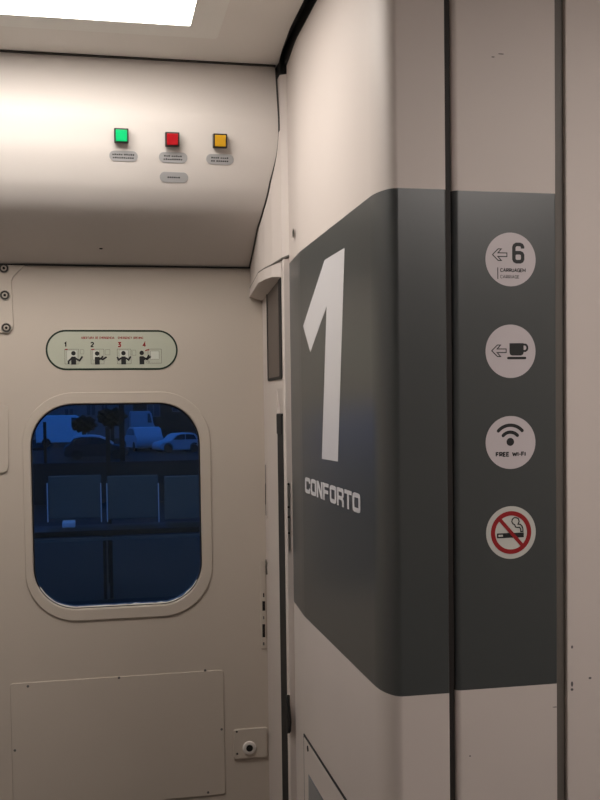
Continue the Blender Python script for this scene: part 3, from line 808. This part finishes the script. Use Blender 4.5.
# cars: lengthwise profile (x forward, z up) with wheel arches swept across the width
def car(name, loc, rz, L, H, W, paint, label, cat, van=False, roof=None):
    e = empty(name, Matrix.Translation(loc) @ Matrix.Rotation(rz, 4, 'Z'), label, cat)
    if van: pf = [(-.5, .12), (-.5, .95), (-.47, 1), (.28, 1), (.36, .92), (.43, .60), (.49, .50), (.5, .16), (.48, .1)]
    else: pf = [(-.5, .25), (-.49, .56), (-.42, .66), (-.34, .93), (-.24, 1.0), (.02, .98), (.12, .90), (.24, .64), (.44, .54), (.495, .42), (.5, .2), (.47, .13)]
    base = [(.41, .13)]
    for cx in (.31, -.30):
        rr = .085
        base += [(cx+rr*math.cos(math.radians(t)), .13+rr*L/H*math.sin(math.radians(t))) for t in range(0, 181, 20)]
    base += [(-.47, .13)]
    poly = [(x*L, z*H) for x, z in pf+base]
    s = Shape(); s.flat([poly], -W/2, W/2, .06)
    mt = Matrix(((1, 0, 0, 0), (0, 0, -1, 0), (0, 1, 0, 0), (0, 0, 0, 1)))
    bmesh.ops.transform(s.bm, matrix=mt, verts=s.bm.verts); s.build('body', paint, e)
    if van: gp = [[(.20, .62), (.20, .92), (.29, .92), (.37, .62)]]
    else: gp = [[(-.36, .66), (-.29, .90), (-.10, .94), (-.10, .66)], [(-.08, .66), (-.08, .94), (.01, .93), (.10, .86), (.19, .66)]]
    for g_ in gp:
        s = Shape(); s.flat([[(x*L, z*H) for x, z in g_]], -W/2-.012, W/2+.012); bmesh.ops.transform(s.bm, matrix=mt, verts=s.bm.verts); s.build('side_window', 'carglass', e)
    if roof:
        s = Shape(); s.flat([stroke([(x*L, z*H) for x, z in ((-.36, .93), (-.24, 1.005), (-.05, 1.01), (.06, .965), (.16, .85), (.26, .66))], .09)[0]], -W/2-.02, W/2+.02); bmesh.ops.transform(s.bm, matrix=mt, verts=s.bm.verts); s.build('roof_rail', roof, e)
    for cx in (.31, -.30):
        for sy in (-1, 1):
            s = Shape(); s.lathe([(0, -.1), (.30, -.1), (.32, -.07), (.32, .07), (.30, .1), (0, .1)], n=24)
            s.build('wheel', 'tyre', e).matrix_local = Matrix.Translation((cx*L, sy*(W/2-.1), .32)) @ Matrix.Rotation(math.pi/2, 4, 'X')
def base(px, py): # point on outside ground seen at pixel
    return at(px, py, 2, GZ)
p = base(84, 459); d_ = p.y
car('parked_car', Vector((at(87, 0, 1, d_).x, d_, GZ)), 0, 62*d_/FPX, 22.5*d_/FPX, 1.8, 'cardark', 'dark parked car with pale roof rail, left half of the window', 'car', roof='roofl')
p = base(170, 452); d_ = p.y
car('parked_car', Vector((at(169, 0, 1, d_).x, d_, GZ)), math.pi+.25, 44*d_/FPX, 19*d_/FPX, 1.8, 'carlight', 'pale hatchback parked at the right side of the window', 'car')
p = base(135, 454); d_ = p.y+6
car('parked_car', Vector((at(134, 0, 1, d_).x, d_, GZ)), math.pi/2+.2, 4.2, 1.6, 1.85, 'carlight', 'blue-grey car seen end-on in the middle of the window', 'car')
p = base(60, 451); d_ = p.y+10
car('parked_van', Vector((at(52, 0, 1, d_).x, d_, GZ)), 0, 48*d_/FPX, 30*d_/FPX, 2.0, 'van', 'pale box van behind the dark car at the left of the window', 'van', van=True)
p = d_+8
car('parked_van', Vector((at(134, 0, 1, p).x, p, GZ)), 0, 24*p/FPX, 30*p/FPX, 2.0, 'carlight', 'pale van in the middle of the window behind the cars', 'van', van=True)
# bushes
def bush(px, py, Y, r, label):
    c = op(px, py, Y); s = Shape(); rnd = random.Random(px)
    bmesh.ops.create_icosphere(s.bm, subdivisions=4, radius=1)
    for v in s.bm.verts:
        nrm = v.co.normalized(); f = 1+.16*math.sin(nrm.x*9+px)*math.sin(nrm.z*8)+rnd.uniform(-.10, .10)
        v.co = Vector((nrm.x*r*1.5*f, nrm.y*r*f, nrm.z*r*f)) + Vector((c.x, Y, c.z))
    o = out('crown', s, 'leaf'); 
    e = empty('tree', Matrix.Translation((c.x, Y, GZ)), label, 'tree'); o.parent = e; o.matrix_world = Matrix()
    s = Shape(); s.box((c.x-.15, Y-.15, GZ), (c.x+.15, Y+.15, c.z)); out('trunk', s, 'leaf', e)
bush(84, 424, 72, .55, 'dark rounded tree above the dark car')
bush(112, 418, 88, .8, 'dark tree in the middle of the window beside the post')
# poles
a = op(45, 440, 50)
tag(out('lamp_post', Shape().box((a.x-.07, 49.93, GZ), (a.x+.07, 50.07, op(45, 422, 50).z)).box((a.x-1.2, 49.95, op(45, 449, 50).z-.06), (a.x, 50.05, op(45, 449, 50).z+.06)), 'benchd'), 'thin dark post with side rail at the left of the window', 'post')
a = op(122, 440, 40)
tag(out('lamp_post', Shape().box((a.x-.10, 39.9, GZ), (a.x+.10, 40.1, 4.5)), 'benchd'), 'thick dark post in the middle of the window', 'post')
# buildings
YF = 100
def building(x0, x1, h, m, label, wins):
    a, b = op(x0, 0, YF).x, op(x1, 0, YF).x
    e = empty('building', Matrix.Translation(((a+b)/2, YF, GZ)), label, 'building')
    out('facade', Shape().box((a, YF, GZ), (b, YF+8, h)), m, e)
    for (px0, py0, px1, py1) in wins:
        q0, q1 = op(px0, py1, YF), op(px1, py0, YF)
        o = out('window', Shape().box((q0.x, YF-.08, q0.z), (q1.x, YF-.001, q1.z)), 'facade', e)
        out('pane', Shape().box((q0.x+.1, YF-.12, q0.z+.1), ((q0.x+q1.x)/2-.06, YF-.079, q1.z-.1)).box(((q0.x+q1.x)/2+.06, YF-.12, q0.z+.1), (q1.x-.1, YF-.079, q1.z-.1)), 'carglass', o)
building(-10, 78, 7, 'facade', 'pale building behind the box van with a dark window', [(69, 407, 81, 416)][:0]+[(64, 408, 74, 417)])
building(78.2, 125, 7.4, 'facade', 'pale building in the middle of the window background', [(86, 400, 96, 416), (101, 400, 108, 416)])
building(125.2, 240, 6.6, 'facade2', 'dark building at the right of the window background', [(147, 404, 160, 417), (172, 402, 184, 412)])
